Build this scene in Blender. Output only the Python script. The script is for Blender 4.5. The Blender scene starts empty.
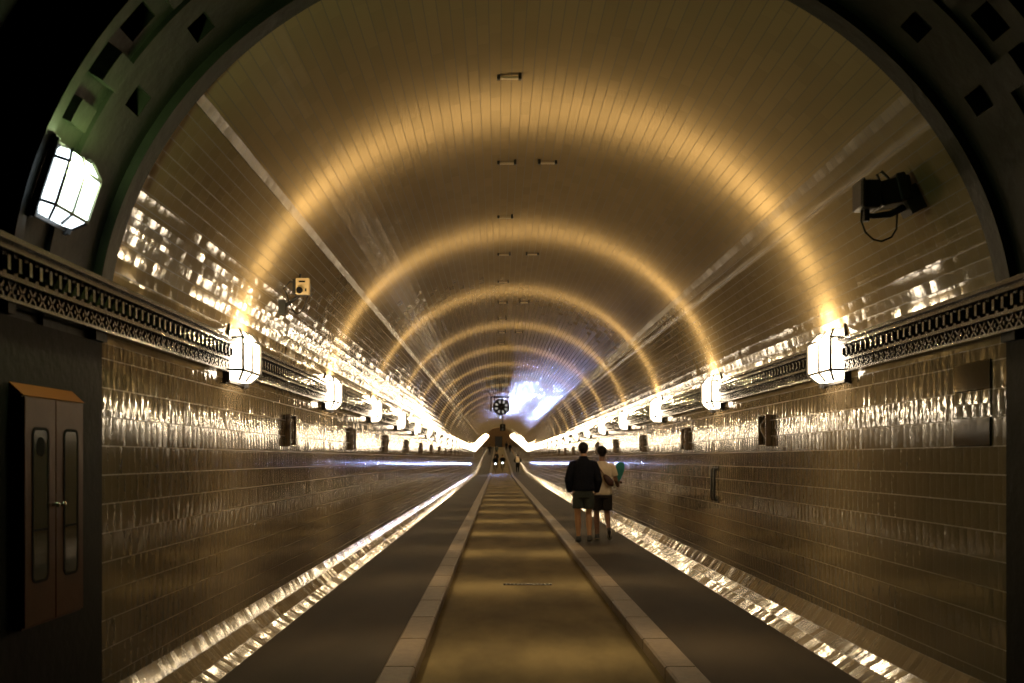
import bpy, math, random
from mathutils import Vector, Matrix
random.seed(7)
S = bpy.context.scene
COL = S.collection
R = math.radians
PI = math.pi
CX = 0.31            # tunnel axis, to the right of the camera
HW = 2.5             # half width between the tiled walls
SP = 2.19            # height where the vault springs
RB = 2.25            # rise of the vault
Y0 = 5.53            # tiled part begins
YB = 93.0            # floor starts to climb
YE = 228.0           # far end
SLOPE = 0.0315
LZ = 2.39            # lamp height
LY0, LS = 8.27, 4.45 # first lamp, lamp spacing

def zo(y): return max(0.0, y-YB)*SLOPE

# ------------------------------------------------------------------ mesh helper
class MB:
    def __init__(s): s.v=[]; s.f=[]; s.uv=[]; s.mi=[]; s.m=0
    def face(s, pts, uvs=None):
        b=len(s.v); s.v += [tuple(p) for p in pts]; s.f.append(tuple(range(b,b+len(pts))))
        s.uv.append(uvs or [(p[1], p[2]) for p in pts]); s.mi.append(s.m)
    def mesh(s, vs, fs):
        b=len(s.v); s.v += [tuple(p) for p in vs]
        for f in fs:
            s.f.append(tuple(b+i for i in f)); s.uv.append([(vs[i][1], vs[i][2]) for i in f]); s.mi.append(s.m)
    def box(s, c, d, M=None):
        x,y,z=[k/2 for k in d]
        vs=[Vector((sx*x,sy*y,sz*z)) for sz in(-1,1) for sy in(-1,1) for sx in(-1,1)]
        if M is not None: vs=[M@v for v in vs]
        vs=[v+Vector(c) for v in vs]
        s.mesh(vs,[(0,2,3,1),(4,5,7,6),(0,1,5,4),(2,6,7,3),(0,4,6,2),(1,3,7,5)])
    def bx(s, x0,x1,y0,y1,z0,z1): s.box(((x0+x1)/2,(y0+y1)/2,(z0+z1)/2),(abs(x1-x0),abs(y1-y0),abs(z1-z0)))
    def bar(s, a, b, w, h=None):
        a=Vector(a); b=Vector(b); d=b-a; L=d.length
        if L<1e-6: return
        q=d.to_track_quat('Y','Z').to_matrix()
        s.box((a+b)/2,(w,L,h or w),q)
    def tube(s, pts, rad, n=10, cap=True, flat=None):
        pts=[Vector(p) for p in pts]
        if not hasattr(rad,'__len__'): rad=[rad]*len(pts)
        ref=None; vs=[]
        for i,p in enumerate(pts):
            t=(pts[min(i+1,len(pts)-1)]-pts[max(i-1,0)]).normalized()
            if ref is None:
                ref=Vector((1,0,0)) if abs(t.x)<.9 else Vector((0,1,0))
            u=(ref-t*ref.dot(t)).normalized(); ref=u; w=t.cross(u)
            r=rad[i]; ru,rw=(r if hasattr(r,'__len__') else (r,r))
            for k in range(n):
                a=2*PI*k/n
                vs.append(p+u*(math.cos(a)*ru)+w*(math.sin(a)*rw))
        fs=[]
        for i in range(len(pts)-1):
            for k in range(n):
                k2=(k+1)%n
                fs.append((i*n+k,i*n+k2,(i+1)*n+k2,(i+1)*n+k))
        if cap:
            fs.append(tuple(reversed(range(n)))); fs.append(tuple((len(pts)-1)*n+k for k in range(n)))
        s.mesh(vs,fs)
    def loft(s, rings, n=16, ex=2.0):     # rings: (cx,cy,cz,rx,ry), horizontal ellipses bottom to top
        vs=[]
        for cx,cy,cz,rx,ry in rings:
            for k in range(n):
                a=2*PI*k/n; c,sn=math.cos(a),math.sin(a)
                c=math.copysign(abs(c)**(2/ex),c); sn=math.copysign(abs(sn)**(2/ex),sn)
                vs.append((cx+rx*c,cy+ry*sn,cz))
        fs=[]
        for i in range(len(rings)-1):
            for k in range(n):
                k2=(k+1)%n
                fs.append((i*n+k,i*n+k2,(i+1)*n+k2,(i+1)*n+k))
        fs.append(tuple(reversed(range(n)))); fs.append(tuple((len(rings)-1)*n+k for k in range(n)))
        s.mesh(vs,fs)
    def ball(s, c, r, n=12, m=8, M=None):
        rx,ry,rz=r if hasattr(r,'__len__') else (r,r,r)
        vs=[Vector((0,0,-rz))]
        for i in range(1,m):
            a=-PI/2+PI*i/m
            for k in range(n):
                b=2*PI*k/n
                vs.append(Vector((rx*math.cos(a)*math.cos(b),ry*math.cos(a)*math.sin(b),rz*math.sin(a))))
        vs.append(Vector((0,0,rz)))
        if M is not None: vs=[M@v for v in vs]
        vs=[v+Vector(c) for v in vs]
        fs=[(0,1+(k+1)%n,1+k) for k in range(n)]
        for i in range(m-2):
            for k in range(n):
                k2=(k+1)%n
                fs.append((1+i*n+k,1+i*n+k2,1+(i+1)*n+k2,1+(i+1)*n+k))
        e=len(vs)-1; o=1+(m-2)*n
        fs+=[(o+k,o+(k+1)%n,e) for k in range(n)]
        s.mesh(vs,fs)
    def build(s, name, mats, parent=None, smooth=False, loc=None, bevel=0):
        me=bpy.data.meshes.new(name)
        me.from_pydata(s.v,[],s.f); 
        uvl=me.uv_layers.new(name='UVMap')
        i=0
        data=[]
        for u in s.uv:
            for p in u: data += [p[0],p[1]]
        uvl.data.foreach_set('uv',data)
        if not isinstance(mats,(list,tuple)): mats=[mats]
        for m in mats: me.materials.append(m)
        me.polygons.foreach_set('material_index',s.mi)
        if smooth: me.polygons.foreach_set('use_smooth',[True]*len(me.polygons))
        me.update()
        o=bpy.data.objects.new(name,me); COL.objects.link(o)
        if loc: o.location=loc
        if parent: o.parent=parent
        if bevel:
            b=o.modifiers.new('bevel','BEVEL'); b.width=bevel; b.segments=2; b.limit_method='ANGLE'
        return o

def thing(name, label, cat, loc=(0,0,0), rz=0, group=None):
    o=bpy.data.objects.new(name,None); COL.objects.link(o); o.empty_display_size=.1
    o.location=loc; o.rotation_euler=(0,0,rz); o['label']=label; o['category']=cat
    if group: o['group']=group
    return o
def tag(o, label, cat, group=None):
    o['label']=label; o['category']=cat
    if group: o['group']=group
    return o
def struct(o): o['kind']='structure'; return o
def dup(root, loc, rot, label, group):
    r=root.copy(); COL.objects.link(r); r.location=loc; r.rotation_euler=rot
    r['label']=label; r['group']=group
    for ch in list(root.children):
        c=ch.copy(); COL.objects.link(c); c.parent=r
        for g in list(ch.children):
            d=g.copy(); COL.objects.link(d); d.parent=c
    return r
ONES='zeroth first second third fourth fifth sixth seventh eighth ninth tenth eleventh twelfth thirteenth fourteenth fifteenth sixteenth seventeenth eighteenth nineteenth'.split()
TENS={20:('twenty','twentieth'),30:('thirty','thirtieth'),40:('forty','fortieth'),50:('fifty','fiftieth')}
def ordn(n):
    if n<20: return ONES[n]
    t=n//10*10
    return TENS[t][1] if n==t else TENS[t][0]+'-'+ONES[n-t]

# ------------------------------------------------------------------ materials
def mat(name, col=(.5,.5,.5), rough=.5, metal=0, emit=None, es=0, spec=None):
    m=bpy.data.materials.new(name); m.use_nodes=True
    b=m.node_tree.nodes['Principled BSDF']
    b.inputs['Base Color'].default_value=(*col,1); b.inputs['Roughness'].default_value=rough
    b.inputs['Metallic'].default_value=metal
    if spec is not None: b.inputs['Specular IOR Level'].default_value=spec
    if emit: b.inputs['Emission Color'].default_value=(*emit,1); b.inputs['Emission Strength'].default_value=es
    return m
class NT:
    def __init__(s,m): s.t=m.node_tree; s.n=s.t.nodes; s.l=s.t.links
    def new(s,k,**kw):
        n=s.n.new(k)
        for a,b in kw.items(): setattr(n,a,b)
        return n
    def put(s,inp,v):
        if hasattr(v,'is_output'): s.l.new(v,inp)
        elif isinstance(v,(tuple,list)): inp.default_value=tuple(v) if len(v)==len(inp.default_value) else (*v,1)
        else: inp.default_value=v
    def math(s,op,a,b=0.0,c=None):
        n=s.new('ShaderNodeMath',operation=op); s.put(n.inputs[0],a); s.put(n.inputs[1],b)
        if c is not None: s.put(n.inputs[2],c)
        return n.outputs[0]
    def vm(s,op,a,b=None,scale=None):
        n=s.new('ShaderNodeVectorMath',operation=op); s.put(n.inputs[0],a)
        if b is not None: s.put(n.inputs[1],b)
        if scale is not None: s.put(n.inputs['Scale'],scale)
        return n.outputs['Value'] if op in('DOT_PRODUCT','LENGTH') else n.outputs[0]
    def xyz(s,x,y,z=0.0):
        n=s.new('ShaderNodeCombineXYZ'); s.put(n.inputs[0],x); s.put(n.inputs[1],y); s.put(n.inputs[2],z); return n.outputs[0]
    def noise(s,vec,scale,detail=2,rough=.5):
        n=s.new('ShaderNodeTexNoise'); s.put(n.inputs['Vector'],vec); n.inputs['Scale'].default_value=scale
        n.inputs['Detail'].default_value=detail; n.inputs['Roughness'].default_value=rough; return n.outputs[0]
    def mix(s,f,a,b):
        n=s.new('ShaderNodeMix',data_type='RGBA'); s.put(n.inputs[0],f); s.put(n.inputs[6],a); s.put(n.inputs[7],b); return n.outputs[2]
    def ramp(s,f,lo,hi):
        n=s.new('ShaderNodeMapRange'); s.put(n.inputs[0],f); n.inputs[1].default_value=lo; n.inputs[2].default_value=hi; return n.outputs[0]

def tile_mat(name, w, h, col, grout, a_t, a_s, b_t, b_f, rough, gw=.0035, var=.12, coat=0.5, pil=.1, gu=None, wob=1.2):
    m=mat(name,col,rough,spec=coat); t=NT(m); b=t.n['Principled BSDF']
    uv=t.new('ShaderNodeUVMap'); sep=t.new('ShaderNodeSeparateXYZ'); t.l.new(uv.outputs[0],sep.inputs[0])
    u,v=sep.outputs[0],sep.outputs[1]
    vh=t.math('DIVIDE',v,h); row=t.math('FLOOR',vh); fv=t.math('SUBTRACT',t.math('FRACT',vh),.5)
    uo=t.math('ADD',t.math('DIVIDE',u,w),t.math('MULTIPLY',t.math('FRACT',t.math('MULTIPLY',row,.5)),1.0))
    colm=t.math('FLOOR',uo); fu=t.math('SUBTRACT',t.math('FRACT',uo),.5)
    wn=t.new('ShaderNodeTexWhiteNoise',noise_dimensions='2D'); t.l.new(t.xyz(colm,row),wn.inputs['Vector'])
    sc=t.new('ShaderNodeSeparateColor'); t.l.new(wn.outputs['Color'],sc.inputs[0])
    st=t.noise(t.xyz(t.math('MULTIPLY',u,1.0),t.math('MULTIPLY',row,.37),t.math('MULTIPLY',v,.6)),38,2,.6)
    wv=t.noise(t.xyz(u,v,3.3),5,2)
    tt=t.math('ADD',t.math('MULTIPLY',t.math('SUBTRACT',sc.outputs[0],.5),a_t),t.math('MULTIPLY',t.math('SUBTRACT',st,.5),a_s))
    tt=t.math('ADD',tt,t.math('MULTIPLY',fu,pil))
    tb=t.math('ADD',t.math('MULTIPLY',t.math('SUBTRACT',sc.outputs[1],.5),b_t),t.math('MULTIPLY',fv,b_f))
    tb=t.math('ADD',tb,t.math('MULTIPLY',t.math('SUBTRACT',wv,.5),b_t*wob))
    geo=t.new('ShaderNodeNewGeometry'); N=geo.outputs['Normal']
    T=(0.0,1.0,0.0)
    B=t.vm('CROSS_PRODUCT',N,T)
    Tn=t.new('ShaderNodeCombineXYZ'); Tn.inputs[1].default_value=1
    n2=t.vm('ADD',t.vm('ADD',N,t.vm('SCALE',Tn.outputs[0],scale=tt)),t.vm('SCALE',B,scale=tb))
    n2=t.vm('NORMALIZE',n2)
    t.l.new(n2,b.inputs['Normal'])
    eu=t.math('MULTIPLY',t.math('SUBTRACT',.5,t.math('ABSOLUTE',fu)),w)
    ev=t.math('MULTIPLY',t.math('SUBTRACT',.5,t.math('ABSOLUTE',fv)),h)
    g=t.math('MAXIMUM',t.math('LESS_THAN',ev,gw),t.math('LESS_THAN',eu,gw if gu is None else gu))
    br=t.math('ADD',1-var/2,t.math('MULTIPLY',sc.outputs[2],var))
    cn=t.vm('SCALE',col,scale=br)
    t.l.new(t.mix(g,cn,grout),b.inputs['Base Color'])
    t.l.new(t.math('ADD',rough,t.math('MULTIPLY',g,.35)),b.inputs['Roughness'])
    return m
M={}
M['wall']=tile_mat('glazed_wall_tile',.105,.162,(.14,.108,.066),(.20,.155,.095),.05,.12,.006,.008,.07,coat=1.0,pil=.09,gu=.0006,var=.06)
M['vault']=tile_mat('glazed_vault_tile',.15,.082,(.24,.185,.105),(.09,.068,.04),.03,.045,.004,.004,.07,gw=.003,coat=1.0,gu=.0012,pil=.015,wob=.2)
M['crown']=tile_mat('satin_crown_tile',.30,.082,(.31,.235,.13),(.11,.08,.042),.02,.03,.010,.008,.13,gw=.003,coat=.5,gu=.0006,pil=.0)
M['course']=tile_mat('bevelled_border_tile',.09,.1,(.22,.17,.10),(.1,.08,.05),.06,.08,.03,.02,.26,gw=.003,coat=.35,pil=.05)
M['skirt']=tile_mat('glazed_skirting_tile',.09,.12,(.125,.10,.072),(.035,.027,.02),.14,.22,.02,.03,.13,coat=1.0,pil=.03,gu=.0015)
def noisy(name,c1,c2,scale,rough,bump=.2,metal=0,detail=6,spec=.3):
    m=mat(name,c1,rough,metal,spec=spec); t=NT(m); b=t.n['Principled BSDF']
    tc=t.new('ShaderNodeTexCoord').outputs['Object']
    n=t.noise(tc,scale,detail,.65); t.l.new(t.mix(t.ramp(n,.35,.65),c1,c2),b.inputs['Base Color'])
    bp=t.new('ShaderNodeBump'); bp.inputs['Strength'].default_value=bump; bp.inputs['Distance'].default_value=.01
    t.l.new(t.noise(tc,scale*3,detail),bp.inputs['Height']); t.l.new(bp.outputs[0],b.inputs['Normal'])
    return m
def asphalt(name,c1,c2,c3,rough):
    m=noisy(name,c1,c2,90,rough,.5,spec=.15); t=NT(m); b=t.n['Principled BSDF']
    src=b.inputs['Base Color'].links[0].from_socket
    tc=t.new('ShaderNodeTexCoord').outputs['Object']
    big=t.ramp(t.noise(t.vm('MULTIPLY',tc,(1,.35,1)),1.3,4,.6),.4,.62)
    t.l.new(t.mix(big,src,c3),b.inputs['Base Color']); return m
M['lane']=asphalt('lane_asphalt',(.11,.084,.037),(.17,.13,.06),(.08,.06,.026),.8)
M['walk']=asphalt('walkway_asphalt',(.024,.017,.010),(.036,.026,.015),(.019,.014,.008),.7)
M['stone']=noisy('curb_stone',(.115,.084,.05),(.075,.055,.033),14,.55,.3)
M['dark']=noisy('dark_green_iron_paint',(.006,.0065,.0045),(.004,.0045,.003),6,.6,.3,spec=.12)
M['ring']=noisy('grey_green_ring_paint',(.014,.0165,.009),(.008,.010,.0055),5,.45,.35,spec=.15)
M['iron']=noisy('dark_glazed_cornice',(.03,.024,.016),(.015,.012,.008),20,.2,.3,spec=.8)
M['black']=mat('black_iron',(.012,.011,.010),.45)
M['blackm']=mat('black_matt',(.008,.008,.008),.8,spec=.1)
M['glass']=mat('lit_lamp_glass',(.8,.8,.8),.4,emit=(1,.80,.56),es=17)
M['glassc']=mat('lit_cool_lamp_glass',(.8,.8,.8),.4,emit=(.80,.92,.98),es=5)
M['relief']=noisy('brown_relief_glaze',(.16,.105,.06),(.06,.04,.025),12,.18,.3,spec=.8)
M['panel']=noisy('dark_olive_glaze',(.03,.023,.013),(.02,.015,.009),9,.06,.0,spec=.6)
M['wood']=noisy('reddish_cabinet_paint',(.085,.030,.013),(.06,.021,.009),4,.4,.1,spec=.15)
M['woodtop']=mat('orange_cabinet_top',(.20,.055,.012),.5,spec=.2)
M['cglass']=mat('cabinet_glass',(.04,.045,.04),.08,spec=.9)
M['chrome']=mat('chrome',(.7,.66,.58),.2,1)
M['beige']=mat('beige_plastic',(.75,.58,.32),.5)
M['plate']=mat('pale_plate',(.55,.45,.3),.4)
M['skinA']=mat('skin_light',(.30,.16,.075),.5); M['skinB']=mat('skin_brown',(.17,.085,.045),.5)
M['hair']=mat('black_hair',(.008,.006,.005),.7,spec=.15)
M['navy']=noisy('black_jacket_cloth',(.009,.010,.014),(.006,.006,.009),40,.85,.3,spec=.05)
M['grey']=noisy('dark_grey_green_cloth',(.045,.052,.045),(.03,.035,.03),40,.85,.3,spec=.05)
M['shorts']=noisy('charcoal_cloth',(.035,.03,.027),(.02,.018,.016),40,.85,.3,spec=.05)
M['white']=noisy('cream_white_cloth',(.62,.52,.38),(.54,.45,.33),30,.85,.3,spec=.1)
M['beigec']=mat('beige_cloth',(.45,.36,.24),.85)
M['bag']=mat('brown_leather',(.055,.02,.015),.5)
M['teal']=mat('teal_plastic',(.0,.17,.15),.45)
M['shoe']=mat('black_shoe',(.012,.012,.013),.5); M['sole']=mat('pale_sole',(.4,.35,.28),.6)
M['mark']=mat('pale_clock_mark',(.5,.5,.46),.5,emit=(.85,1,.92),es=.25)
M['end']=noisy('ochre_end_wall',(.42,.27,.12),(.34,.21,.09),3,.6,.1)
M['floorend']=M['walk']

# ------------------------------------------------------------------ shell
def arch(th, off=0.0):     # th 0 left springing .. pi right springing
    x=-math.cos(th); z=math.sin(th)
    n=Vector((x/HW,0,z/RB)).normalized()
    return Vector((CX+HW*x,0,SP+RB*z))+n*off
NA=72
thetas=[PI*i/NA for i in range(NA+1)]
arcl=[0]
for i in range(NA): arcl.append(arcl[-1]+(arch(thetas[i+1])-arch(thetas[i])).length)
ys=[Y0]+[Y0+ (YB-Y0)*i/10 for i in range(1,11)]+[YE]
def P(x,y,z): return (x,y,z+zo(y))
# walls
for side,sx in(('left',-1),('right',1)):
    mb=MB(); x=CX+sx*HW
    for a,b in zip(ys[:-1],ys[1:]):
        q=[P(x,a,.257),P(x,b,.257),P(x,b,SP),P(x,a,SP)]; uv=[(a,.257),(b,.257),(b,SP),(a,SP)]
        if sx>0: q.reverse(); uv.reverse()
        mb.face(q,uv)
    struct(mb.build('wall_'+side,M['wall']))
IC=15       # segments below the border course
mb=MB()
for a,b in zip(ys[:-1],ys[1:]):
    for i in range(NA):
        p,q=arch(thetas[i]),arch(thetas[i+1])
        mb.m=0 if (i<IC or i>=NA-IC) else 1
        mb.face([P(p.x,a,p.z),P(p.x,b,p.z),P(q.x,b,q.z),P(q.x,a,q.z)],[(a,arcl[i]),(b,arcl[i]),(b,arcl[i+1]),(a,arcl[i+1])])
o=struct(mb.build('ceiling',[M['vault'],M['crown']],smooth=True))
# bevelled border course between glossy side tiles and satin crown tiles
for k,flip in((7,False),(8,True)):
    mb=MB()
    t0,t1=R(36.9),R(38.5)
    a0,a1,a2=arch(t0,.0),arch(t0,-.009),arch(t1,-.001)
    for a,b in zip(ys[:-1],ys[1:]):
        for u,v,v0,v1 in((a0,a1,.0,.004),(a1,a2,.004,.096)):
            q=[P(u.x,a,u.z),P(u.x,b,u.z),P(v.x,b,v.z),P(v.x,a,v.z)]; uv=[(a,v0),(b,v0),(b,v1),(a,v1)]
            if flip: q=[(2*CX-x,y,z) for x,y,z in q][::-1]; uv.reverse()
            mb.face(q,uv)
    struct(mb.build('trim_%d'%k,M['course']))
bpy.context.view_layer.update()
# skirting, sloping tiled plinth
SK=.26
for k,sx in((1,-1),(2,1)):
    mb=MB(); xw=CX+sx*HW; xf=CX+sx*(HW-SK)
    L=SK*math.sqrt(2)
    for a,b in zip(ys[:-1],ys[1:]):
        d,z,v=(.242 if sx<0 else .29),0.0,0.0
        for ang in((32,48,60) if sx<0 else (35,31.5,60)):          # three courses, steeper towards the wall
            d2,z2,v2=d-.12*math.cos(R(ang)),z+.12*math.sin(R(ang)),v+.12
            if ang==60: d2,z2=0.0,.257
            xa,xb=xw-sx*d,xw-sx*d2
            q=[P(xa,a,z),P(xa,b,z),P(xb,b,z2),P(xb,a,z2)]; uv=[(a,v+.001),(b,v+.001),(b,v2-.001),(a,v2-.001)]
            if sx>0: q.reverse(); uv.reverse()
            mb.face(q,uv); d,z,v=d2,z2,v2
    struct(mb.build('baseboard_'+('left' if sx<0 else 'right'),M['skirt']))
# floor: lane and walkways
LN=.918; CO=1.155; YS=-3.0; LD=-.08
fy=[YS,Y0]+ys[1:]
mb=MB()
for a,b in zip(fy[:-1],fy[1:]):
    mb.face([P(CX-LN-.01,a,LD),P(CX+LN+.01,a,LD),P(CX+LN+.01,b,LD),P(CX-LN-.01,b,LD)])
struct(mb.build('floor',M['lane']))
for k,sx in((1,-1),(2,1)):
    mb=MB()
    x0,x1=sorted((CX+sx*(CO-.01),CX+sx*HW))
    for a,b in zip(fy[:-1],fy[1:]):
        mb.face([P(x0,a,0),P(x1,a,0),P(x1,b,0),P(x0,b,0)])
    struct(mb.build('floor_walkway_'+('left' if sx<0 else 'right'),M['walk']))
    # curb stones (blocks with joints)
    mb=MB(); x0,x1=sorted((CX+sx*LN,CX+sx*CO)); y=YS
    while y<YE:
        L=1.15
        if y>60: L=6
        e=min(y+L,YE); g=.012
        if y<YB<e: e=YB
        za,zb=zo(y),zo(e)
        vs=[(x0,y+g,LD-.05+za),(x1,y+g,LD-.05+za),(x1,e-g,LD-.05+zb),(x0,e-g,LD-.05+zb)]
        c=.015
        top=[(x0+c,y+g,.022+za),(x1-c,y+g,.022+za),(x1-c,e-g,.022+zb),(x0+c,e-g,.022+zb)]
        mid=[(x0,y+g,.008+za),(x1,y+g,.008+za),(x1,e-g,.008+zb),(x0,e-g,.008+zb)]
        mb.mesh(vs+mid+top,[(0,1,5,4),(1,2,6,5),(2,3,7,6),(3,0,4,7),(4,5,9,8),(5,6,10,9),(6,7,11,10),(7,4,8,11),(8,9,10,11)])
        y=e
    struct(mb.build('trim_%d'%k,M['stone']))
# drain slot
d=thing('drain_cover','narrow dark metal drain slot across the middle lane','drain',(CX+.07,12.9,LD))
mb=MB(); mb.bx(-.31,.31,-.05,-.035,0,.012); mb.bx(-.31,.31,.035,.05,0,.012); mb.bx(-.31,-.295,-.05,.05,0,.012); mb.bx(.295,.31,-.05,.05,0,.012); mb.build('frame',M['iron'],d)
mb=MB(); mb.bx(-.295,.295,-.035,.035,.0,.004)
for i in range(12): mb.bx(-.28+i*.05,-.262+i*.05,-.035,.035,.003,.01)
mb.build('grate',M['black'],d)

# ------------------------------------------------------------------ iron rings before the tiles
def shell(name, yedges, thedges, off, m):
    mb=MB()
    def pt(i,j,o):   # i theta, j y
        p=arch(thedges[i],o); return (p.x,yedges[j],p.z)
    ni,nj=len(thedges)-1,len(yedges)-1
    for i in range(ni):
        for j in range(nj):
            o=off(i,j)
            mb.face([pt(i,j,o),pt(i,j+1,o),pt(i+1,j+1,o),pt(i+1,j,o)])
            if i+1<ni:
                o2=off(i+1,j)
                if o2!=o: mb.face([pt(i+1,j,o),pt(i+1,j+1,o),pt(i+1,j+1,o2),pt(i+1,j,o2)])
            if j+1<nj:
                o2=off(i,j+1)
                if o2!=o: mb.face([pt(i,j+1,o),pt(i+1,j+1,o),pt(i+1,j+1,o2),pt(i,j+1,o2)])
    for i in range(ni):      # close the tile side and the near side
        for j,jj,far in((nj-1,nj,0.0),(0,0,.45)):
            o=off(i,j)
            if abs(o-far)>1e-6: mb.face([pt(i,jj,o),pt(i+1,jj,o),pt(i+1,jj,far),pt(i,jj,far)])
    return struct(mb.build(name,m))
deg1=[R(d) for d in range(0,181)]
def off1(i,j):
    d=i if i<90 else 179-i
    if j==0: return -.045                # front flange
    if j==1: return .0
    if j==3:                             # lugs and pockets band
        c=(d-26)%18
        if 0<=(d-24) and d<88:
            e=(d-24)%18
            if e in(0,1,2): return .0
            if e in(6,7,8,9): return -.035
            if e in(12,13,14,15): return .18
        return .045
    if j in(2,4): return .045
    if j==6 and 20<d<88 and (d-18)%12 in(0,1,2): return .12
    if j==8: return -.03
    return .02
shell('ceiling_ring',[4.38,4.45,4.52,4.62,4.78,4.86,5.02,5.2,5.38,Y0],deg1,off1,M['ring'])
def off2(i,j):
    d=i if i<90 else 179-i
    e=d%15
    if j in(1,3) and 3<=e<=11: return .42
    if j==4: return .30
    if j==0: return .10
    return .16
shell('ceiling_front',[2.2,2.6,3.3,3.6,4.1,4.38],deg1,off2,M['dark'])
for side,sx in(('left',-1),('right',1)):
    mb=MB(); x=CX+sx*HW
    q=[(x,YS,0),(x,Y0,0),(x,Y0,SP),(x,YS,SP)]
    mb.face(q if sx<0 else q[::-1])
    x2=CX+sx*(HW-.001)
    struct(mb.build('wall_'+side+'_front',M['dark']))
# ------------------------------------------------------------------ ornamental cornice rail along both walls
def rail(sx,name):
    mb=MB(); xw=CX+sx*HW
    def B(d0,d1,y0,y1,z0,z1):
        # box following the slope, d = distance off the wall
        x0,x1=sorted((xw-sx*d0,xw-sx*d1)); za,zb=zo(y0),zo(y1)
        vs=[(x0,y0,z0+za),(x1,y0,z0+za),(x0,y1,z0+zb),(x1,y1,z0+zb),(x0,y0,z1+za),(x1,y0,z1+za),(x0,y1,z1+zb),(x1,y1,z1+zb)]
        mb.mesh(vs,[(0,2,3,1),(4,5,7,6),(0,1,5,4),(2,6,7,3),(0,4,6,2),(1,3,7,5)])
    RZ=LZ-.02
    segs=[(1.6,LY0-.33)]
    k=0
    while LY0+k*LS<YE-5:
        a=LY0+k*LS+.33; b=min(LY0+(k+1)*LS-.33,YE)
        if a<YB<b: segs+= [(a,YB),(YB,b)]
        else: segs.append((a,b))
        k+=1
    for a,b in segs:
        B(0,.125,a,b,RZ+.105,RZ+.13); B(0,.10,a,b,RZ+.085,RZ+.105); B(0,.115,a,b,RZ+.068,RZ+.080)
        B(0,.02,a,b,RZ-.12,RZ+.085)
        B(0,.085,a,b,RZ-.045,RZ-.025); B(0,.07,a,b,RZ-.135,RZ-.12); B(0,.045,a,b,RZ-.12,RZ-.045)
        if a<60:
            n=int((b-a)/.1)
            for i in range(n):
                y=a+.05+i*.1
                B(.02,.085,y,y+.034,RZ-.025,RZ+.066)
                B(.085,.105,y+.004,y+.03,RZ-.012,RZ+.05)
                if a<35:
                    X=xw-sx*.052
                    mb.bar((X,y,RZ-.118),(X,y+.07,RZ-.048),.012,.012)
                    mb.bar((X,y+.07,RZ-.118),(X,y,RZ-.048),.012,.012)
                    mb.box((X,y+.085,RZ-.083),(.02,.016,.02))
    return struct(mb.build(name,M['iron']))
rail(-1,'trim_5'); rail(1,'trim_6')

# ------------------------------------------------------------------ wall lamps
def lamp_light(name,col,power,sig,sidesign):
    L=bpy.data.lights.new(name,'POINT'); L.energy=power; L.color=col; L.shadow_soft_size=.035
    L.use_nodes=True; t=L.node_tree; nt=NT(L)
    em=[n for n in t.nodes if n.type=='EMISSION'][0]
    g=nt.new('ShaderNodeNewGeometry'); sp=nt.new('ShaderNodeSeparateXYZ'); t.links.new(g.outputs['Incoming'],sp.inputs[0])
    xi0=nt.math('MAXIMUM',nt.math('MULTIPLY',sp.outputs[0],float(sidesign)),0.0)
    sg=nt.math('ADD',sig,nt.math('DIVIDE',.24,nt.math('ADD',nt.math('MULTIPLY',xi0,4.8),.3)))
    y=sp.outputs[1]; a=nt.math('DIVIDE',y,sg); a=nt.math('MULTIPLY',a,a)
    e=nt.math('EXPONENT',nt.math('MULTIPLY',a,-1.0))
    # shade over the lamp's top and side: soft upward cut near the wall, weaker below the horizontal
    xi=nt.math('MULTIPLY',sp.outputs[0],float(sidesign))
    f=nt.ramp(xi,-.02,.35); f=nt.math('ADD',.10,nt.math('MULTIPLY',f,.90))
    dn=nt.ramp(sp.outputs[2],-.9,.2)
    dn=nt.math('ADD',.65,nt.math('MULTIPLY',dn,.35))
    s=nt.math('ADD',.03,nt.math('MULTIPLY',e,nt.math('MULTIPLY',f,dn)))
    t.links.new(s,em.inputs['Strength'])
    return L
SIGN=int(1)
LCOL=(1,.73,.38)
LL=lamp_light('lamp_light_left',LCOL,440,.15,SIGN)
LR=lamp_light('lamp_light_right',LCOL,440,.15,-SIGN)
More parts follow.
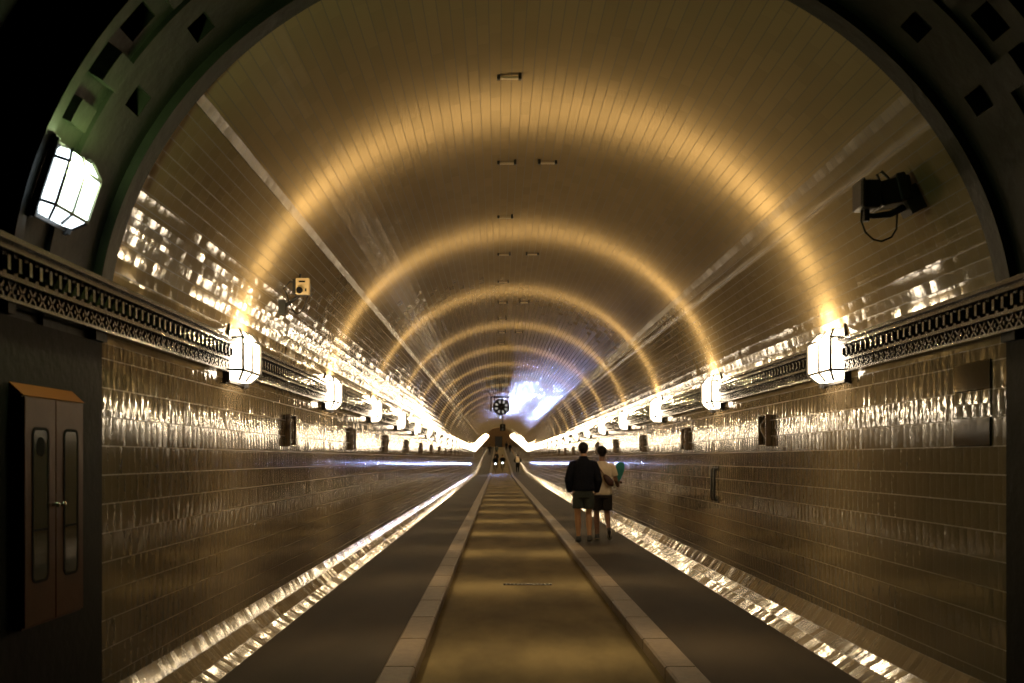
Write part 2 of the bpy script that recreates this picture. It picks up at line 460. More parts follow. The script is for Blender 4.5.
def make_lamp(name,label,glass,light):
    t=thing(name,label,'lamp')
    mb=MB(); mb.bx(0,.02,-.30,.30,-.225,.225); mb.build('back_plate',M['black'],t)
    for s in(-1,1):
        mb=MB(); mb.bx(0,.055,s*.31-.012,s*.31+.012,-.235,.235); mb.bx(0,.03,s*.31-.02,s*.31+.02,-.245,-.22); mb.bx(0,.03,s*.31-.02,s*.31+.02,.22,.245)
        mb.build('side_plate',M['black'],t,bevel=.004)
    lv=[(-.20,.20,.095),(-.13,.285,.15),(.13,.285,.15),(.20,.20,.095)]
    vs=[]
    for z,hy,d in lv: vs+=[(.02,-hy,z),(d,-hy,z),(d,hy,z),(.02,hy,z)]
    fs=[(0,3,2,1),(12,13,14,15)]
    for i in range(3):
        b=4*i
        for k in range(3): fs.append((b+k,b+k+1,b+k+5,b+k+4))
    mb=MB(); mb.mesh([Vector(v) for v in vs],fs); mb.build('glass',glass,t)
    mb=MB(); w=.018; q=.006
    D=.15; HL=.285
    for z in(-.13,.13):
        mb.bar((.02,-HL-q,z),(D+q,-HL-q,z),w); mb.bar((D+q,-HL-q,z),(D+q,HL+q,z),w); mb.bar((D+q,HL+q,z),(.02,HL+q,z),w)
    for y in(-HL-q,HL+q): mb.bar((D+q,y,-.13),(D+q,y,.13),w)
    mb.bar((D+q,0,-.13),(D+q,0,.13),w)
    for s in(-1,1):
        mb.bar((D+q,0,s*.13),(.095+q,0,s*.20+s*q),w)
        for e in(-1,1): mb.bar((D+q,e*(HL+q),s*.13),(.095+q,e*.20,s*(.20+q)),w)
        mb.ball((D+.01,0,s*.13),.011,8,6)
    mb.build('cage',M['black'],t)
    lo=bpy.data.objects.new('lamp_light',light); COL.objects.link(lo); lo.parent=t; lo.location=(.19,0,.14)
    return t
n_l=0
protoL=protoR=None
k=0
while LY0+k*LS<YE-2:
    y=LY0+k*LS
    for side,sx in(('left',-1),('right',1)):
        label='bright white caged wall lamp, %s from the portal along the %s tiled wall'%(ordn(k+1),side)
        g='lamps along the %s wall'%side
        loc=(CX+sx*HW,y,LZ+zo(y)); rot=(0,0,0 if sx<0 else PI)
        pr=protoL if sx<0 else protoR
        if pr is None:
            t=make_lamp('wall_lamp',label,M['glass'],LL if sx<0 else LR); t['group']=g; t.location=loc; t.rotation_euler=rot
            if sx<0: protoL=t
            else: protoR=t
        else: dup(pr,loc,rot,label,g)
    k+=1
# the cool lamp on the iron ring, left
LG=bpy.data.lights.new('ring_lamp_light','POINT'); LG.energy=45; LG.color=(.72,.95,.42); LG.shadow_soft_size=.05
t=make_lamp('ring_lamp','cool white caged lamp tilted on the green iron ring above the left rail','dummy' and M['glassc'],LG)
th=R(16.5); p=arch(th,-.05); n=-(Vector(((p.x-CX)/HW**2,0,(p.z-SP)/RB**2))).normalized()
t.location=(p.x,4.64,p.z); t.scale=(.65,.6,.79)
# local X -> n (inward), local Z -> tangent, Y stays
up=n.cross(Vector((0,1,0)))
if up.z<0: up=-up
t.rotation_euler=Matrix((( n.x,0,up.x),(n.y,1,up.y),(n.z,0,up.z))).to_euler()

# ------------------------------------------------------------------ relief plaques
def plaque(label,kind):
    t=thing('relief_plaque',label,'plaque')
    mb=MB(); mb.bx(0,.018,-.15,.15,-.165,.165)
    for a in((-.15,-.13,-.165,.165),(.13,.15,-.165,.165)): mb.bx(.018,.06,a[0],a[1],a[2],a[3])
    mb.bx(.018,.06,-.13,.13,-.165,-.148); mb.bx(.018,.06,-.13,.13,.148,.165)
    mb.build('frame',M['relief'],t,bevel=.006)
    mb=MB(); rnd=random.Random(kind)
    if kind%2==0:
        pts=[(.03,-.09+.02*math.sin(i*.9+kind),-.13+.26*i/9) for i in range(10)]
        mb.tube([(.03,.07*math.sin(i*.8+kind),-.13+.26*i/9) for i in range(10)],[.012+.022*math.sin(PI*i/9) for i in range(10)],8)
        for i in range(5): mb.ball((.025,rnd.uniform(-.09,.09),rnd.uniform(-.11,.11)),(.02,.03,.022),8,6)
        mb.ball((.035,.03,.09),(.028,.045,.03),10,8)
    else:
        for i in range(20):
            a=2*PI*i/20; mb.ball((.03,.085*math.cos(a),.115*math.sin(a)),(.02,.02,.024),6,5)
        mb.ball((.03,0,0),(.03,.045,.07),10,8); mb.ball((.035,0,.07),(.024,.03,.025),8,6)
    mb.build('relief',M['relief'],t,smooth=True)
    return t
protos={}
for k in range(18):
    y=10.43+k*LS
    for side,sx in(('left',-1),('right',1)):
        kind=(k+(0 if sx>0 else 0))%2
        if sx<0: kind=0 if k%3 else 1
        label='brown glazed relief plaque on the %s wall, %s from the portal'%(side,ordn(k+1))
        g='relief plaques on the %s wall'%side
        loc=(CX+sx*HW,y,1.84); rot=(0,0,0 if sx<0 else PI)
        if kind not in protos:
            t=plaque(label,kind); t['group']=g; t.location=loc; t.rotation_euler=rot; protos[kind]=t
        else: dup(protos[kind],loc,rot,label,g)

# large relief panel, right wall near the portal
t=thing('tile_relief_panel','large square relief panel set into the right tiled wall near the portal','panel',(CX+HW,5.92,1.87),PI)
mb=MB(); mb.bx(0,.012,-.23,.23,.08,.25); mb.bx(0,.012,-.23,.23,-.25,-.08); mb.build('panel_face',M['panel'],t,bevel=.004)
mb=MB(); 
for i in range(4): mb.bx(0,.008,-.225+i*.115,-.225+i*.115+.105,-.075,.075)
mb.build('middle_tiles',M['wall'],t,bevel=.003)
# pull handle on right wall
t=thing('pull_handle','upright metal pull handle with twin bars on the right wall','handle',(CX+HW,12.85,1.22),PI)
mb=MB()
for y in(-.06,.10):
    mb.tube([(0,y,-.2),(.045,y,-.2),(.055,y,-.17),(.055,y,.17),(.045,y,.2),(0,y,.2)],.016,8)
mb.build('bars',M['black'],t,smooth=True)
mb=MB()
for y in(-.06,.10):
    for z in(-.2,.2): mb.bx(0,.012,y-.03,y+.03,z-.035,z+.035)
mb.build('mount_plate',M['black'],t,bevel=.002)

# ------------------------------------------------------------------ ceiling brackets
pr=None; cnt=0
spots=[]
for k in range(9):
    y=7.5+2.17*k
    spots.append((.085,y,k))
    if k%2==1: spots.append((.48,y,k))
for x,y,k in spots:
    lab='small metal bracket on the vault, %s row from portal%s'%(ordn(k+1),'' if k%2==0 else (', %s of its pair'%('left' if x<.3 else 'right')))
    zc=SP+RB*math.sqrt(1-((x-CX)/HW)**2)
    if pr is None:
        pr=thing('ceiling_bracket',lab,'bracket',(x,y,zc),0,'ceiling brackets in a line')
        mb=MB(); mb.bx(-.085,.085,-.018,.018,-.035,-.02); mb.build('strip',M['plate'],pr,bevel=.003)
        for s in(-1,1):
            mb=MB(); mb.bx(s*.08-.012,s*.08+.012,-.022,.022,-.04,.006); mb.build('foot',M['black'],pr,bevel=.003)
    else: dup(pr,(x,y,zc),(0,0,0),lab,'ceiling brackets in a line')

# ------------------------------------------------------------------ cabinet on the left
t=thing('wall_cabinet','narrow reddish brown two-door cabinet on the dark wall left of the portal','cabinet',(CX-HW,4.81,0))
mb=MB()
W=.32; ZB,ZT=.775,1.835
mb.mesh([Vector(v) for v in[(0,-W,ZB),(.05,-W,ZB),(.05,W,ZB),(0,W,ZB),(0,-W,ZT),(.05,-W,ZT),(.05,W,ZT),(0,W,ZT)]],[(0,3,2,1),(4,5,6,7),(0,1,5,4),(1,2,6,5),(2,3,7,6)])
mb.build('body',M['wood'],t)
mb=MB(); mb.mesh([Vector(v) for v in[(.065,-W-.01,ZT),(.065,W+.01,ZT),(.0,W+.01,ZT+.06),(.0,-W-.01,ZT+.06),(0,-W-.01,ZT),(0,W+.01,ZT)]],[(0,1,2,3),(0,3,4),(1,5,2),(0,4,5,1)])
mb.build('sloped_top',M['woodtop'],t)
for s in(-1,1):
    mb=MB(); y0,y1=sorted((s*.004,s*(W-.004))); mb.bx(.05,.064,y0,y1,ZB+.01,ZT-.005)
    d=mb.build('door',M['wood'],t,bevel=.003)
    yc=s*.165; hw=.085; za,zb=ZB+.20,ZT-.14
    mb=MB()
    def rr(inset,x):
        pts=[]; r=.04
        for cx_,cz_,a0 in((hw-r,zb-r,0),(-hw+r,zb-r,90),(-hw+r,za+r,180),(hw-r,za+r,270)):
            for q in range(5):
                a=R(a0+q*22.5); pts.append((x,yc+cx_+(r-inset)*math.cos(a),cz_+(r-inset)*math.sin(a)))
        return pts
    o1,o2=rr(0,.068),rr(.014,.068); n=len(o1); b0=rr(0,.064)
    for i in range(n):
        j=(i+1)%n; mb.face([o1[i],o1[j],o2[j],o2[i]]); mb.face([b0[i],b0[j],o1[j],o1[i]])
    mb.bx(.064,.068,yc-hw+.01,yc+hw-.01,za+.24,za+.25)
    mb.build('window_frame',M['blackm'],d)
    mb=MB(); mb.face(rr(.012,.0655)); mb.build('window_pane',M['cglass'],d)
    mb=MB(); mb.tube([(.064,s*.035,1.33),(.08,s*.035,1.33)],.009,10); mb.ball((.085,s*.035,1.33),.014,10,8); mb.build('knob',M['chrome'],d,smooth=True)
    if s<0:
        mb=MB(); mb.tube([(.0656,yc,zb-.09),(.0675,yc,zb-.09)],.045,16); mb.build('round_sticker',M['blackm'],d)

# ------------------------------------------------------------------ security cameras
def catenary(a,b,drop,n=14):
    a=Vector(a); b=Vector(b)
    return [a.lerp(b,i/n)+Vector((0,0,-drop*4*(i/n)*(1-i/n))) for i in range(n+1)]
t=thing('security_camera','small cream box camera with dangling cable on the upper left vault','camera',(-1.755,9.0,3.09))
mb=MB(); mb.bx(-.055,.065,-.06,.0,-.07,.075); mb.build('face_box',M['beige'],t,bevel=.006)
mb=MB(); mb.bx(-.085,-.058,-.05,.12,-.07,.07); mb.bx(-.07,.05,.0,.14,-.06,.05); mb.build('body',M['black'],t,bevel=.006)
mb=MB(); mb.tube([(-.02,-.062,-.035),(-.02,-.085,-.035)],[.03,.026],14); mb.build('lens',M['blackm'],t,smooth=False)
mb=MB(); mb.bx(-.025,.03,-.0625,-.059,.035,.05); mb.bx(.03,.042,-.0625,-.059,-.045,-.02); mb.build('markings',M['blackm'],t)
mb=MB(); mb.tube([(-.05,.05,.05),(-.03,.04,.13)],.011,8); mb.tube([(-.03,.06,-.05),(-.10,.08,-.10),(-.19,.10,-.16)],.016,8); mb.bx(-.235,-.17,.05,.15,-.23,-.10); mb.build('bracket',M['black'],t,bevel=.003)
mb=MB(); mb.tube(catenary((.045,0,-.07),(-.16,.06,-.05),.17),.006,8); mb.tube([(-.16,.06,-.05),(-.19,.07,.0),(-.13,.05,.06),(-.08,.02,.05)],.006,8); mb.build('cable',M['black'],t,smooth=True)
t=thing('security_camera','bulky dark camera with drooping cable on the upper right vault','camera',(2.34,6.1,3.15))
mb=MB(); rot=Matrix.Rotation(R(-14),3,'Y')
mb.box((.06,.02,.02),(.2,.2,.15),rot); mb.box((.10,.02,.04),(.06,.23,.17),rot); mb.build('body',M['black'],t,bevel=.012)
mb=MB(); mb.box((-.10,-.02,-.005),(.12,.16,.165)); mb.box((-.145,-.02,.0),(.02,.18,.175)); mb.build('lens_hood',M['black'],t,bevel=.01)
mb=MB(); mb.tube([(.0,0,.07),(-.03,0,.13),(.0,0,.15),(.04,0,.11),(.05,0,.07)],.009,8); mb.build('lifting_loop',M['black'],t,smooth=True)
mb=MB(); mb.tube([(-.09,0,-.12),(-.05,0,-.12),(.05,0,-.11),(.15,0,-.06),(.19,0,-.01)],[.014,.018,.022,.024,.024],10); mb.box((-.095,0,-.12),(.03,.04,.07)); mb.box((.17,0,-.03),(.10,.14,.16),Matrix.Rotation(R(-26),3,'Y')); mb.build('bracket',M['black'],t)
mb=MB(); mb.tube([(-.12,0,-.08),(-.125,0,-.15),(-.10,0,-.22),(-.05,0,-.265),(.0,0,-.275),(.06,0,-.25),(.09,0,-.20),(.095,0,-.10)],.006,8); mb.build('cable',M['black'],t,smooth=True)

# ------------------------------------------------------------------ hanging clock and sign
t=thing('hanging_clock','round black clock disc with pale wedge marks hanging from the vault','clock',(.15,45,3.87))
mb=MB(); n=40
mb.tube([(0,-.06,0),(0,.1,0)],.37,n); mb.build('case',M['blackm'],t)
mb=MB()
vs=[]
for i in range(n):
    a=2*PI*i/n
    for r_,y_ in((.335,-.10),(.375,-.10),(.375,-.05),(.335,-.05)): vs.append((r_*math.cos(a),y_,r_*math.sin(a)))
fs=[]
for i in range(n):
    j=(i+1)%n
    for q in range(4): fs.append((i*4+q,i*4+(q+1)%4,j*4+(q+1)%4,j*4+q))
mb.mesh([Vector(v) for v in vs],fs); mb.build('rim',M['black'],t)
for k in range(8):
    mb=MB(); a=R(-18+45*k); ca,sa=math.cos(a),math.sin(a)
    def q(r,s): return (r*sa+s*ca,-.068,r*ca-s*sa)
    mb.face([q(.17,-.02),q(.17,.02),q(.285,.05),q(.285,-.05)][::-1]); mb.build('hour_mark',M['mark'],t)
mb=MB(); mb.bar((0,-.08,0),(.10,-.08,.06),.03,.01); mb.bar((0,-.085,0),(-.03,-.085,-.13),.025,.01); mb.tube([(0,-.06,0),(0,-.095,0)],.03,12); mb.build('hands',M['black'],t)
mb=MB(); 
for s in(-.3,.3): mb.tube([(s,0,.2),(s,0,.50)],.02,8)
mb.bx(-.46,.40,-.03,.03,.42,.47); mb.bx(-.49,-.44,-.03,.03,-.2,.47); mb.build('hanger',M['black'],t)
t=thing('hanging_sign','small dark upright signal box hanging from the vault behind the clock','sign',(.33,70,3.72))
mb=MB(); mb.bx(-.19,.19,-.08,.08,-.24,.24); mb.build('box',M['blackm'],t,bevel=.02)
mb=MB(); mb.tube([(0,0,.24),(0,0,.715)],.03,8); mb.bx(-.12,.12,-.1,.1,.69,.715); mb.build('hanger',M['black'],t)
mb=MB(); mb.tube([(0,-.08,.1),(0,-.11,.1)],.08,14); mb.tube([(0,-.08,-.11),(0,-.11,-.11)],.08,14); mb.build('lens',M['iron'],t)

# ------------------------------------------------------------------ far end
mb=MB(); y=YE
pts=[arch(th_) for th_ in thetas]
mb.face([(CX-HW,y,LD+zo(y)),(CX+HW,y,LD+zo(y)),(CX+HW,y,SP+zo(y))]+[(p.x,y,p.z+zo(y)) for p in reversed(pts[1:-1])]+[(CX-HW,y,SP+zo(y))])
struct(mb.build('wall_end',M['end']))
mb=MB(); z=zo(YE)+LD; mb.bx(-.6,.9,YE-.12,YE-.0,z,z+2.3); 
d=struct(mb.build('door_1',M['black']))
mb=MB(); mb.bx(-.72,-.6,YE-.2,YE,z,z+2.45); mb.bx(.9,1.02,YE-.2,YE,z,z+2.45); mb.bx(-.6,.9,YE-.2,YE,z+2.3,z+2.45); mb.build('door_frame',M['stone'],d)

# ------------------------------------------------------------------ people
def remesh(o,vox,smooth=4):
    m=o.modifiers.new('remesh','REMESH'); m.mode='VOXEL'; m.voxel_size=vox; m.use_smooth_shade=True
    s=o.modifiers.new('smooth','SMOOTH'); s.factor=.5; s.iterations=smooth
def lerp(a,b,t): return Vector(a).lerp(Vector(b),t)
def person(label, loc, rz, H, cfg, vox=.011, group=None, detail=True):
    """figure faces +Y in its own frame; sizes as fractions of the height H"""
    k=H/1.8
    t=thing('person',label,'person',loc,rz,group)
    V=lambda x,y,z: Vector((x*k,y*k,z*k))
    lean=cfg.get('lean',0.0)
    sh=cfg.get('sh',.19); hip=.10
    legs=cfg['legs']   # per side: knee (x,y,z), ankle, toe
    arms=cfg['arms']   # per side: elbow, wrist, hand tip
    b=MB()
    # trunk
    tr=[(0,0,.86,.15,.10),(0,0,.93,.165,.115),(0,0,1.03,.15,.10),(0,0,1.12,.145,.10),(0,0,1.25,.165,.115),(0,0,1.38,.175,.11),(0,0,1.45,.13,.085),(0,.0,1.50,.06,.06)]
    b.loft([(x*k,(y+lean*(z-.9))*k,z*k,rx*k,ry*k) for x,y,z,rx,ry in tr],16)
    hy=lean*.7
    b.tube([V(0,hy*.9,1.44),V(0,hy+.005,1.50),V(0,hy+.015,1.58)],[.062*k,.056*k,.055*k],12)
    hc=V(0,hy+.022,1.675)
    b.ball(hc,(.084*k,.095*k,.108*k),16,12)
    b.ball(hc+V(0,.035,-.055),(.055*k,.058*k,.06*k),12,8)      # jaw
    b.ball(hc+V(0,.098,-.02),(.014*k,.02*k,.026*k),8,6)        # nose
    b.ball(hc+V(0,.088,-.062),(.026*k,.012*k,.010*k),8,6)      # lips
    for s in(-1,1):
        b.ball(hc+V(s*.077,.0,-.012),(.012*k,.02*k,.032*k),8,6)   # ears
        b.ball(hc+V(s*.03,.083,.008),(.014*k,.010*k,.010*k),8,6)
    for s in(-1,1):
        kn,an,toe=[V(*p) for p in legs[s]]
        hp=V(s*hip,0,.90)
        b.tube([hp+V(0,0,.02),lerp(hp,kn,.3),lerp(hp,kn,.75),kn,lerp(kn,an,.3),lerp(kn,an,.7),an],[r*k for r in(.088,.085,.064,.055,.058,.042,.036)],12)
        b.tube([an+V(0,-.03,-.02),an+V(0,.03,-.035),lerp(an,toe,.7),toe],[(.036*k,.035*k),(.038*k,.035*k),(.042*k,.025*k),(.03*k,.018*k)],10)
        el,wr,hd=[V(*p) for p in arms[s]]
        so=V(s*sh,lean*.5,1.41)
        b.tube([V(s*.10,lean*.5,1.42),so,lerp(so,el,.35),lerp(so,el,.8),el,lerp(el,wr,.3),wr],[r*k for r in(.05,.056,.05,.043,.041,.040,.028)],12)
        d=(hd-wr); 
        if d.length<1e-4: d=V(0,0,-.1)
        dn=d.normalized(); side=dn.cross(Vector((0,1,0)) if abs(dn.y)<.8 else Vector((1,0,0))).normalized(); nn=dn.cross(side)
        pal=wr+dn*.085*k
        # flat palm across 'nn'
        for q in range(-1,2): b.tube([wr+nn*q*.012*k,pal+nn*q*.022*k],[.016*k,.017*k],8)
        if detail:
            curl=cfg.get('curl',{}).get(s,.5)
            for fi in range(4):
                base=pal+nn*((fi-1.5)*.021*k); L=[.036,.042,.040,.031][fi]*k
                p0=base; pts=[p0]; dd=dn.copy()
                for seg in range(3):
                    ang=curl*(.5+seg*.35)
                    dd=(Matrix.Rotation(ang*s*-1,3,nn)@dd)
                    p0=p0+dd*L*(1,.75,.6)[seg]; pts.append(p0)
                b.tube(pts,[.010*k,.0095*k,.009*k,.0075*k],8)
            tb=wr+dn*.03*k+nn*.03*k
            b.tube([tb,tb+(dn*.6+nn*.7)*.035*k,tb+(dn*1.0+nn*.6)*.06*k,tb+(dn*1.2+nn*.3)*.075*k],[.013*k,.011*k,.010*k,.008*k],8)
    o=b.build('body',cfg['skin'],t,smooth=True); remesh(o,vox,3)
    # hair
    b=MB(); b.ball(hc+V(0,-.012,.022),(.094*k,.104*k,.100*k),16,12); b.tube([hc+V(0,-.055,-.01),hc+V(0,-.05,-.085)],[(.06*k,.045*k),(.05*k,.03*k)],12)
    o=b.build('hair',cfg['hair'],t,smooth=True); remesh(o,vox*.9,2)
    # top
    c=cfg.get('bulk',.018); zb=cfg.get('hem',.90)
    b=MB()
    tr=[(0,0,zb,.172,.125),(0,0,zb+.05,.178,.13),(0,0,1.10,.165,.12),(0,0,1.25,.178,.13),(0,0,1.36,.182,.12),(0,0,1.42,.145,.10),(0,0,1.47,.09,.075),(0,0,1.50,.06,.06)]
    b.loft([(x*k,(y+lean*(z-.9))*k,z*k,(rx+c)*k,(ry+c)*k) for x,y,z,rx,ry in tr],20,2.2)
    if cfg.get('collar'): b.tube([V(0,hy*.9,1.47),V(0,hy,1.545)],[.08*k,.073*k],14)
    fr=cfg['sleeve']
    for s in(-1,1):
        el,wr,hd=[V(*p) for p in arms[s]]; so=V(s*sh,lean*.5,1.395)
        pts=[V(s*.12,lean*.5,1.41),so,lerp(so,el,.35)]; rr=[.062,.066,.066]
        if fr>.5: pts+=[lerp(so,el,.8),el,lerp(el,wr,.5),lerp(el,wr,.97)]; rr+=[.062,.062,.055,.044]
        else: pts+=[lerp(so,el,.72)]; rr+=[.066]
        b.tube(pts,[(r+c*.3)*k for r in rr],14)
    o=b.build(cfg['topname'],cfg['top'],t,smooth=True); remesh(o,vox,3)
    # shorts
    b=MB()
    b.loft([(0,0,.80*k,.172*k,.118*k),(0,0,.90*k,.180*k,.125*k),(0,0,(zb+.06)*k,.165*k,.118*k)],18,2.2)
    sl=cfg.get('short',.78)
    for s in(-1,1):
        kn=V(*legs[s][0]); hp=V(s*.095,0,.88)
        b.tube([hp,lerp(hp,kn,.35),lerp(hp,kn,sl)],[.098*k,.100*k,(.098 if sl<1 else .075)*k],14)
        if sl>=1:
            an=V(*legs[s][1]); b.tube([kn,lerp(kn,an,.95)],[.075*k,.055*k],12)
    o=b.build(cfg.get('pantsname','shorts'),cfg['pants'],t,smooth=True); remesh(o,vox,2)
    for s in(-1,1):
        kn,an,toe=[V(*p) for p in legs[s]]
        b=MB(); up=(kn-an).normalized(); fw=(toe-an); fw=(fw-up*fw.dot(up)*0).normalized()
        heel=an-fw*.055*k-up*.035*k
        b.tube([heel,lerp(heel,toe,.2),lerp(heel,toe,.55),lerp(heel,toe,.85),toe+fw*.02*k],[(.034*k,.036*k),(.042*k,.045*k),(.048*k,.038*k),(.047*k,.028*k),(.02*k,.015*k)],14)
        b.tube([an-up*.03*k,an+up*.035*k],[.045*k,.043*k],12)
        o=b.build('shoe',M['shoe'],t,smooth=True); remesh(o,vox,1)
        if detail:
            ml=MB(); ml.tube([heel-up*.025*k,lerp(heel,toe,.5)-up*.03*k,toe+fw*.015*k-up*.01*k],[(.035*k,.010*k),(.048*k,.010*k),(.02*k,.008*k)],12)
            # sole
            ml.build('sole',cfg.get('sole',M['shoe']),o,smooth=True)
    return t
cfgA=dict(skin=M['skinA'],hair=M['hair'],top=M['navy'],pants=M['grey'],topname='jacket',sleeve=1.0,collar=True,bulk=.026,hem=.93,short=.70,
  legs={-1:((-.10,.02,.50),(-.085,-.02,.085),(-.10,.12,.03)),1:((.10,.05,.50),(.105,-.06,.10),(.12,.09,.035))},
  arms={-1:((-.27,-.05,1.12),(-.235,.05,.90),(-.19,.11,.85)),1:((.27,-.05,1.12),(.235,.05,.90),(.19,.11,.85))})
person('man in black jacket and grey-green shorts walking away, hands at his pockets',(1.57,18.4,.0),R(-2),1.86,cfgA)
cfgB=dict(skin=M['skinB'],hair=M['hair'],top=M['white'],pants=M['shorts'],topname='t_shirt',sleeve=.4,bulk=.014,hem=.86,short=.80,sole=M['sole'],
  legs={-1:((-.10,.05,.50),(-.09,.02,.085),(-.11,.16,.03)),1:((.10,.04,.50),(.115,-.20,.21),(.13,-.17,.05))},
  arms={-1:((-.25,.02,1.13),(-.22,.16,.95),(-.20,.20,.86)),1:((.26,-.03,1.14),(.31,.12,1.02),(.33,.17,1.08))},curl={1:1.0})
pB=(1.965,18.9,0)
tB=person('person in cream T-shirt and dark shorts walking away beside the man in black',pB,R(-2),1.80,cfgB)
# cross-body bag
t=thing('shoulder_bag','brown cross-body bag slung over the cream T-shirt','bag',(pB[0],pB[1],0))
b=MB(); pts=[(-.10,.10,1.45),(-.115,.0,1.485),(-.09,-.10,1.43),(-.02,-.158,1.30),(.06,-.168,1.20),(.14,-.15,1.12)]
for a,c in zip(pts[:-1],pts[1:]): b.bar(a,c,.035,.012)
b.build('strap',M['bag'],t)
b=MB(); b.tube([(.02,-.18,1.24),(.07,-.195,1.18),(.14,-.185,1.10),(.20,-.13,1.05)],[(.03,.02),(.062,.035),(.07,.04),(.03,.02)],14)
b.build('pouch',M['bag'],t,smooth=True)
# paddle
hx,hyy,hz=pB[0]+.335,pB[1]+.165,1.13
t=thing('paddle','teal rounded bat held upright in the right hand of the cream-shirted walker','bat',(hx,hyy,hz-.03))
b=MB(); vs=[]
out=[(.0,.0),(.018,.02),(.04,.08),(.07,.17),(.084,.25),(.08,.33),(.05,.375),(0,.385)]
ring=[(x,z) for x,z in out]+[(-x,z) for x,z in reversed(out[1:-1])]
n=len(ring)
vs=[(x+z*.10,-.012,z) for x,z in ring]+[(x+z*.10,.012,z) for x,z in ring]
fs=[tuple(range(n)),tuple(reversed(range(n,2*n)))]+[(i,i+n,(i+1)%n+n,(i+1)%n) for i in range(n)]
b.mesh([Vector(v) for v in vs],fs); b.build('blade',M['teal'],t,bevel=.005)
b=MB(); b.tube([(0,0,.03),(-.005,0,-.09)],.014,10); b.build('grip',M['teal'],t)
# far people
def gait(ph):
    a=.12*math.sin(ph)
    return {-1:((-.10,.05+a*.5,.50),(-.09,a-.02,.09),(-.10,a+.12,.03)),1:((.10,.05-a*.5,.50),(.09,-a-.02,.09),(.10,-a+.12,.03))}
hang={-1:((-.25,-.02,1.13),(-.26,.08,.90),(-.25,.12,.80)),1:((.25,-.02,1.13),(.26,.08,.90),(.25,.12,.80))}
wide={-1:((-.33,.0,1.20),(-.24,.16,1.0),(-.18,.2,.95)),1:((.33,.0,1.20),(.24,.16,1.0),(.18,.2,.95))}
far=[ # px x, y depth, H, top, pants, heading, arms, label
 (517.6,98,1.80,'blackm','blackm',0,wide,'distant person all in black with a beige backpack on the right walkway'),
 (496.5,120,1.62,'blackm','shorts',PI,hang,'distant dark-clothed person behind the two cyclists'),
 (489.5,158,1.75,'blackm','shorts',0,wide,'far dark-clothed person on the left walkway up the ramp'),
 (496.6,160,1.70,'grey','shorts',0,hang,'far dark-clothed person in the middle of the ramp lane'),
 (510.0,172,1.75,'blackm','shorts',0,hang,'far dark-clothed person on the right walkway up the ramp'),
 (506.4,190,1.75,'blackm','shorts',0,hang,'farthest dark-clothed person on the ramp, beside the right walkway'),
]
for i,(px,y,H,tp,pn,hd,ar,lab) in enumerate(far):
    X=(px-498)*y/1000; base=zo(y)+(0 if abs(X-CX)>CO else LD)
    person(lab,(X,y,base),hd,H,dict(skin=M['skinA'],hair=M['hair'],top=M[tp],pants=M[pn],topname='shirt',sleeve=1,bulk=.02,hem=.9,short=1.0,pantsname='trousers',legs=gait(i*1.7+.6),arms=ar),vox=.03,detail=False)

X=(517.6-498)*98/1000
t=thing('backpack','beige backpack on the back of the distant person in black','backpack',(X,98-.235,zo(98)+1.02))
b=MB(); b.loft([(0,0,0,.16,.09),(0,0,.08,.19,.10),(0,0,.32,.18,.09),(0,0,.46,.12,.06)],16,3); b.build('pack',M['beigec'],t,smooth=True)
b=MB()
for s in(-.1,.1): b.tube([(s,.06,.05),(s,.13,.2),(s,.09,.42)],.02,6)
b.build('strap',M['blackm'],t)
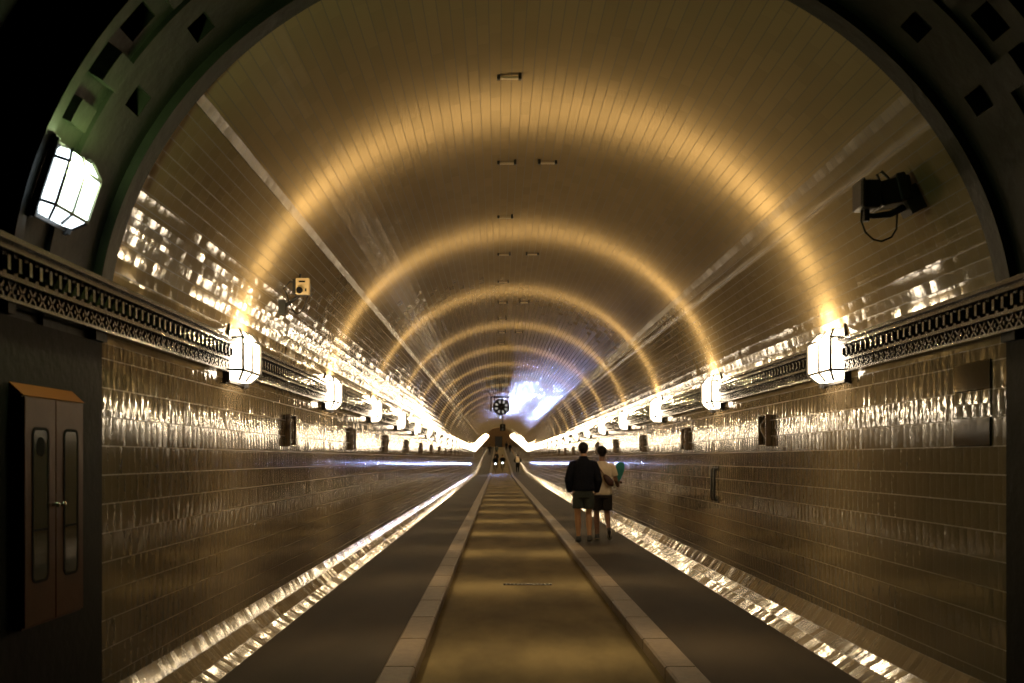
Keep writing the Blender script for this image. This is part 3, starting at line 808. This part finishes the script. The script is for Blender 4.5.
# ------------------------------------------------------------------ cyclists with headlights
def circle(c,r,n=20,ax='x'): return [(c[0],c[1]+r*math.cos(2*PI*i/n),c[2]+r*math.sin(2*PI*i/n)) for i in range(n+1)]
def bicycle(label,loc):
    t=thing('bicycle',label,'bicycle',loc,PI,'bicycles on the lane')
    for y in(-.5,.5):
        b=MB(); b.tube(circle((0,y,.34),.325),.018,6,False); wh=b.build('wheel',M['blackm'],t)
        b=MB(); b.tube([(-.04,y,.34),(.04,y,.34)],.025,8)
        for i in range(8):
            a=PI*i/8; b.bar((0,y-.31*math.cos(a),.34-.31*math.sin(a)),(0,y+.31*math.cos(a),.34+.31*math.sin(a)),.004)
        b.build('hub_and_spokes',M['chrome'],wh)
    b=MB()
    for p,q in(((0,-.08,.30),(0,.36,.74)),((0,-.18,.80),(0,.34,.80)),((0,-.08,.30),(0,-.2,.86)),((0,-.08,.30),(0,-.5,.34)),((0,-.5,.34),(0,-.18,.78)),((0,.33,.86),(0,.5,.34))): b.tube([p,q],.018,8)
    b.build('frame',M['iron'],t)
    b=MB(); b.tube([(-.28,.22,.98),(-.15,.32,.99),(0,.34,.97),(.15,.32,.99),(.28,.22,.98)],.013,8); b.tube([(0,.34,.85),(0,.34,.98)],.015,8); b.build('handlebar',M['black'],t)
    b=MB(); b.tube([(0,-.34,.93),(0,-.25,.94),(0,-.12,.935),(0,-.04,.93)],[(.05,.02),(.09,.03),(.05,.025),(.02,.015)],10); b.tube([(0,-.2,.84),(0,-.21,.93)],.013,8); b.build('saddle',M['blackm'],t)
    b=MB(); b.tube([(-.10,-.08,.30),(.10,-.08,.30)],.02,8); b.tube([(.10,-.08,.30),(.10,.06,.22)],.012,6); b.tube([(-.10,-.08,.30),(-.10,-.22,.38)],.012,6); b.build('cranks',M['chrome'],t)
    b=MB(); b.tube([(0,.37,.92),(0,.46,.92)],[.03,.05],12); hl=b.build('headlight',M['black'],t)
    b=MB(); b.tube([(0,.461,.92),(0,.468,.92)],.048,12); b.build('lens',M['led'],hl)
    L=bpy.data.lights.new('headlight_beam','SPOT'); L.energy=270; L.color=(.40,.50,1.0); L.spot_size=R(33); L.spot_blend=.7; L.shadow_soft_size=.05
    o=bpy.data.objects.new('headlight_beam',L); COL.objects.link(o); o.parent=t; o.location=(0,.49,.92); o.rotation_euler=(R(81),0,0)
M['led']=mat('lit_headlight_lens',(.8,.8,.8),.4,emit=(.75,.85,1),es=40)
for px,y,lab,lab2 in((495.4,99,'left of the two cyclists riding towards us with lit headlights','bicycle with lit white headlight under the left cyclist'),(502.6,101,'right of the two cyclists riding towards us with lit headlights','bicycle with lit white headlight under the right cyclist')):
    X=(px-498)*y/1000; base=zo(y)+LD
    bicycle(lab2,(X,y,base))
    ride={-1:((-.15,.36,.86),(-.13,.22,.42),(-.13,.34,.37)),1:((.15,.30,.70),(.13,.04,.28),(.13,.16,.23))}
    reach={-1:((-.27,.18,1.22),(-.26,.44,1.10),(-.26,.52,1.09)),1:((.27,.18,1.22),(.26,.44,1.10),(.26,.52,1.09))}
    person('person in dark clothes, '+lab,(X,y+.22,base+.07),PI,1.72,dict(skin=M['skinA'],hair=M['hair'],top=M['blackm'],pants=M['shorts'],topname='shirt',sleeve=1,bulk=.02,hem=.9,short=1.0,pantsname='trousers',legs=ride,arms=reach,lean=.25),vox=.03,detail=False)
# ------------------------------------------------------------------ world
w=bpy.data.worlds.new('dark'); S.world=w; w.use_nodes=True
w.node_tree.nodes['Background'].inputs[0].default_value=(.02,.02,.018,1); w.node_tree.nodes['Background'].inputs[1].default_value=.15

# ------------------------------------------------------------------ camera
c=bpy.data.cameras.new('camera'); co=bpy.data.objects.new('camera',c); COL.objects.link(co)
co.location=(0,0,1.55); co.rotation_euler=(R(90),0,0)
c.sensor_width=36; c.lens=36*1000/1024; c.clip_start=.05; c.clip_end=600
c.shift_x=14/1024; c.shift_y=117/1024
c.dof.use_dof=True; c.dof.focus_distance=14; c.dof.aperture_fstop=3.2
S.camera=co
S.view_settings.view_transform='Standard'; S.view_settings.look='None'; S.view_settings.gamma=1; S.view_settings.exposure=0
S.view_settings.use_curve_mapping=False
S.cycles.use_denoising=True
S.cycles.max_bounces=7; S.cycles.diffuse_bounces=3; S.cycles.glossy_bounces=4
S.cycles.caustics_reflective=False; S.cycles.caustics_refractive=False
S.cycles.sample_clamp_indirect=6
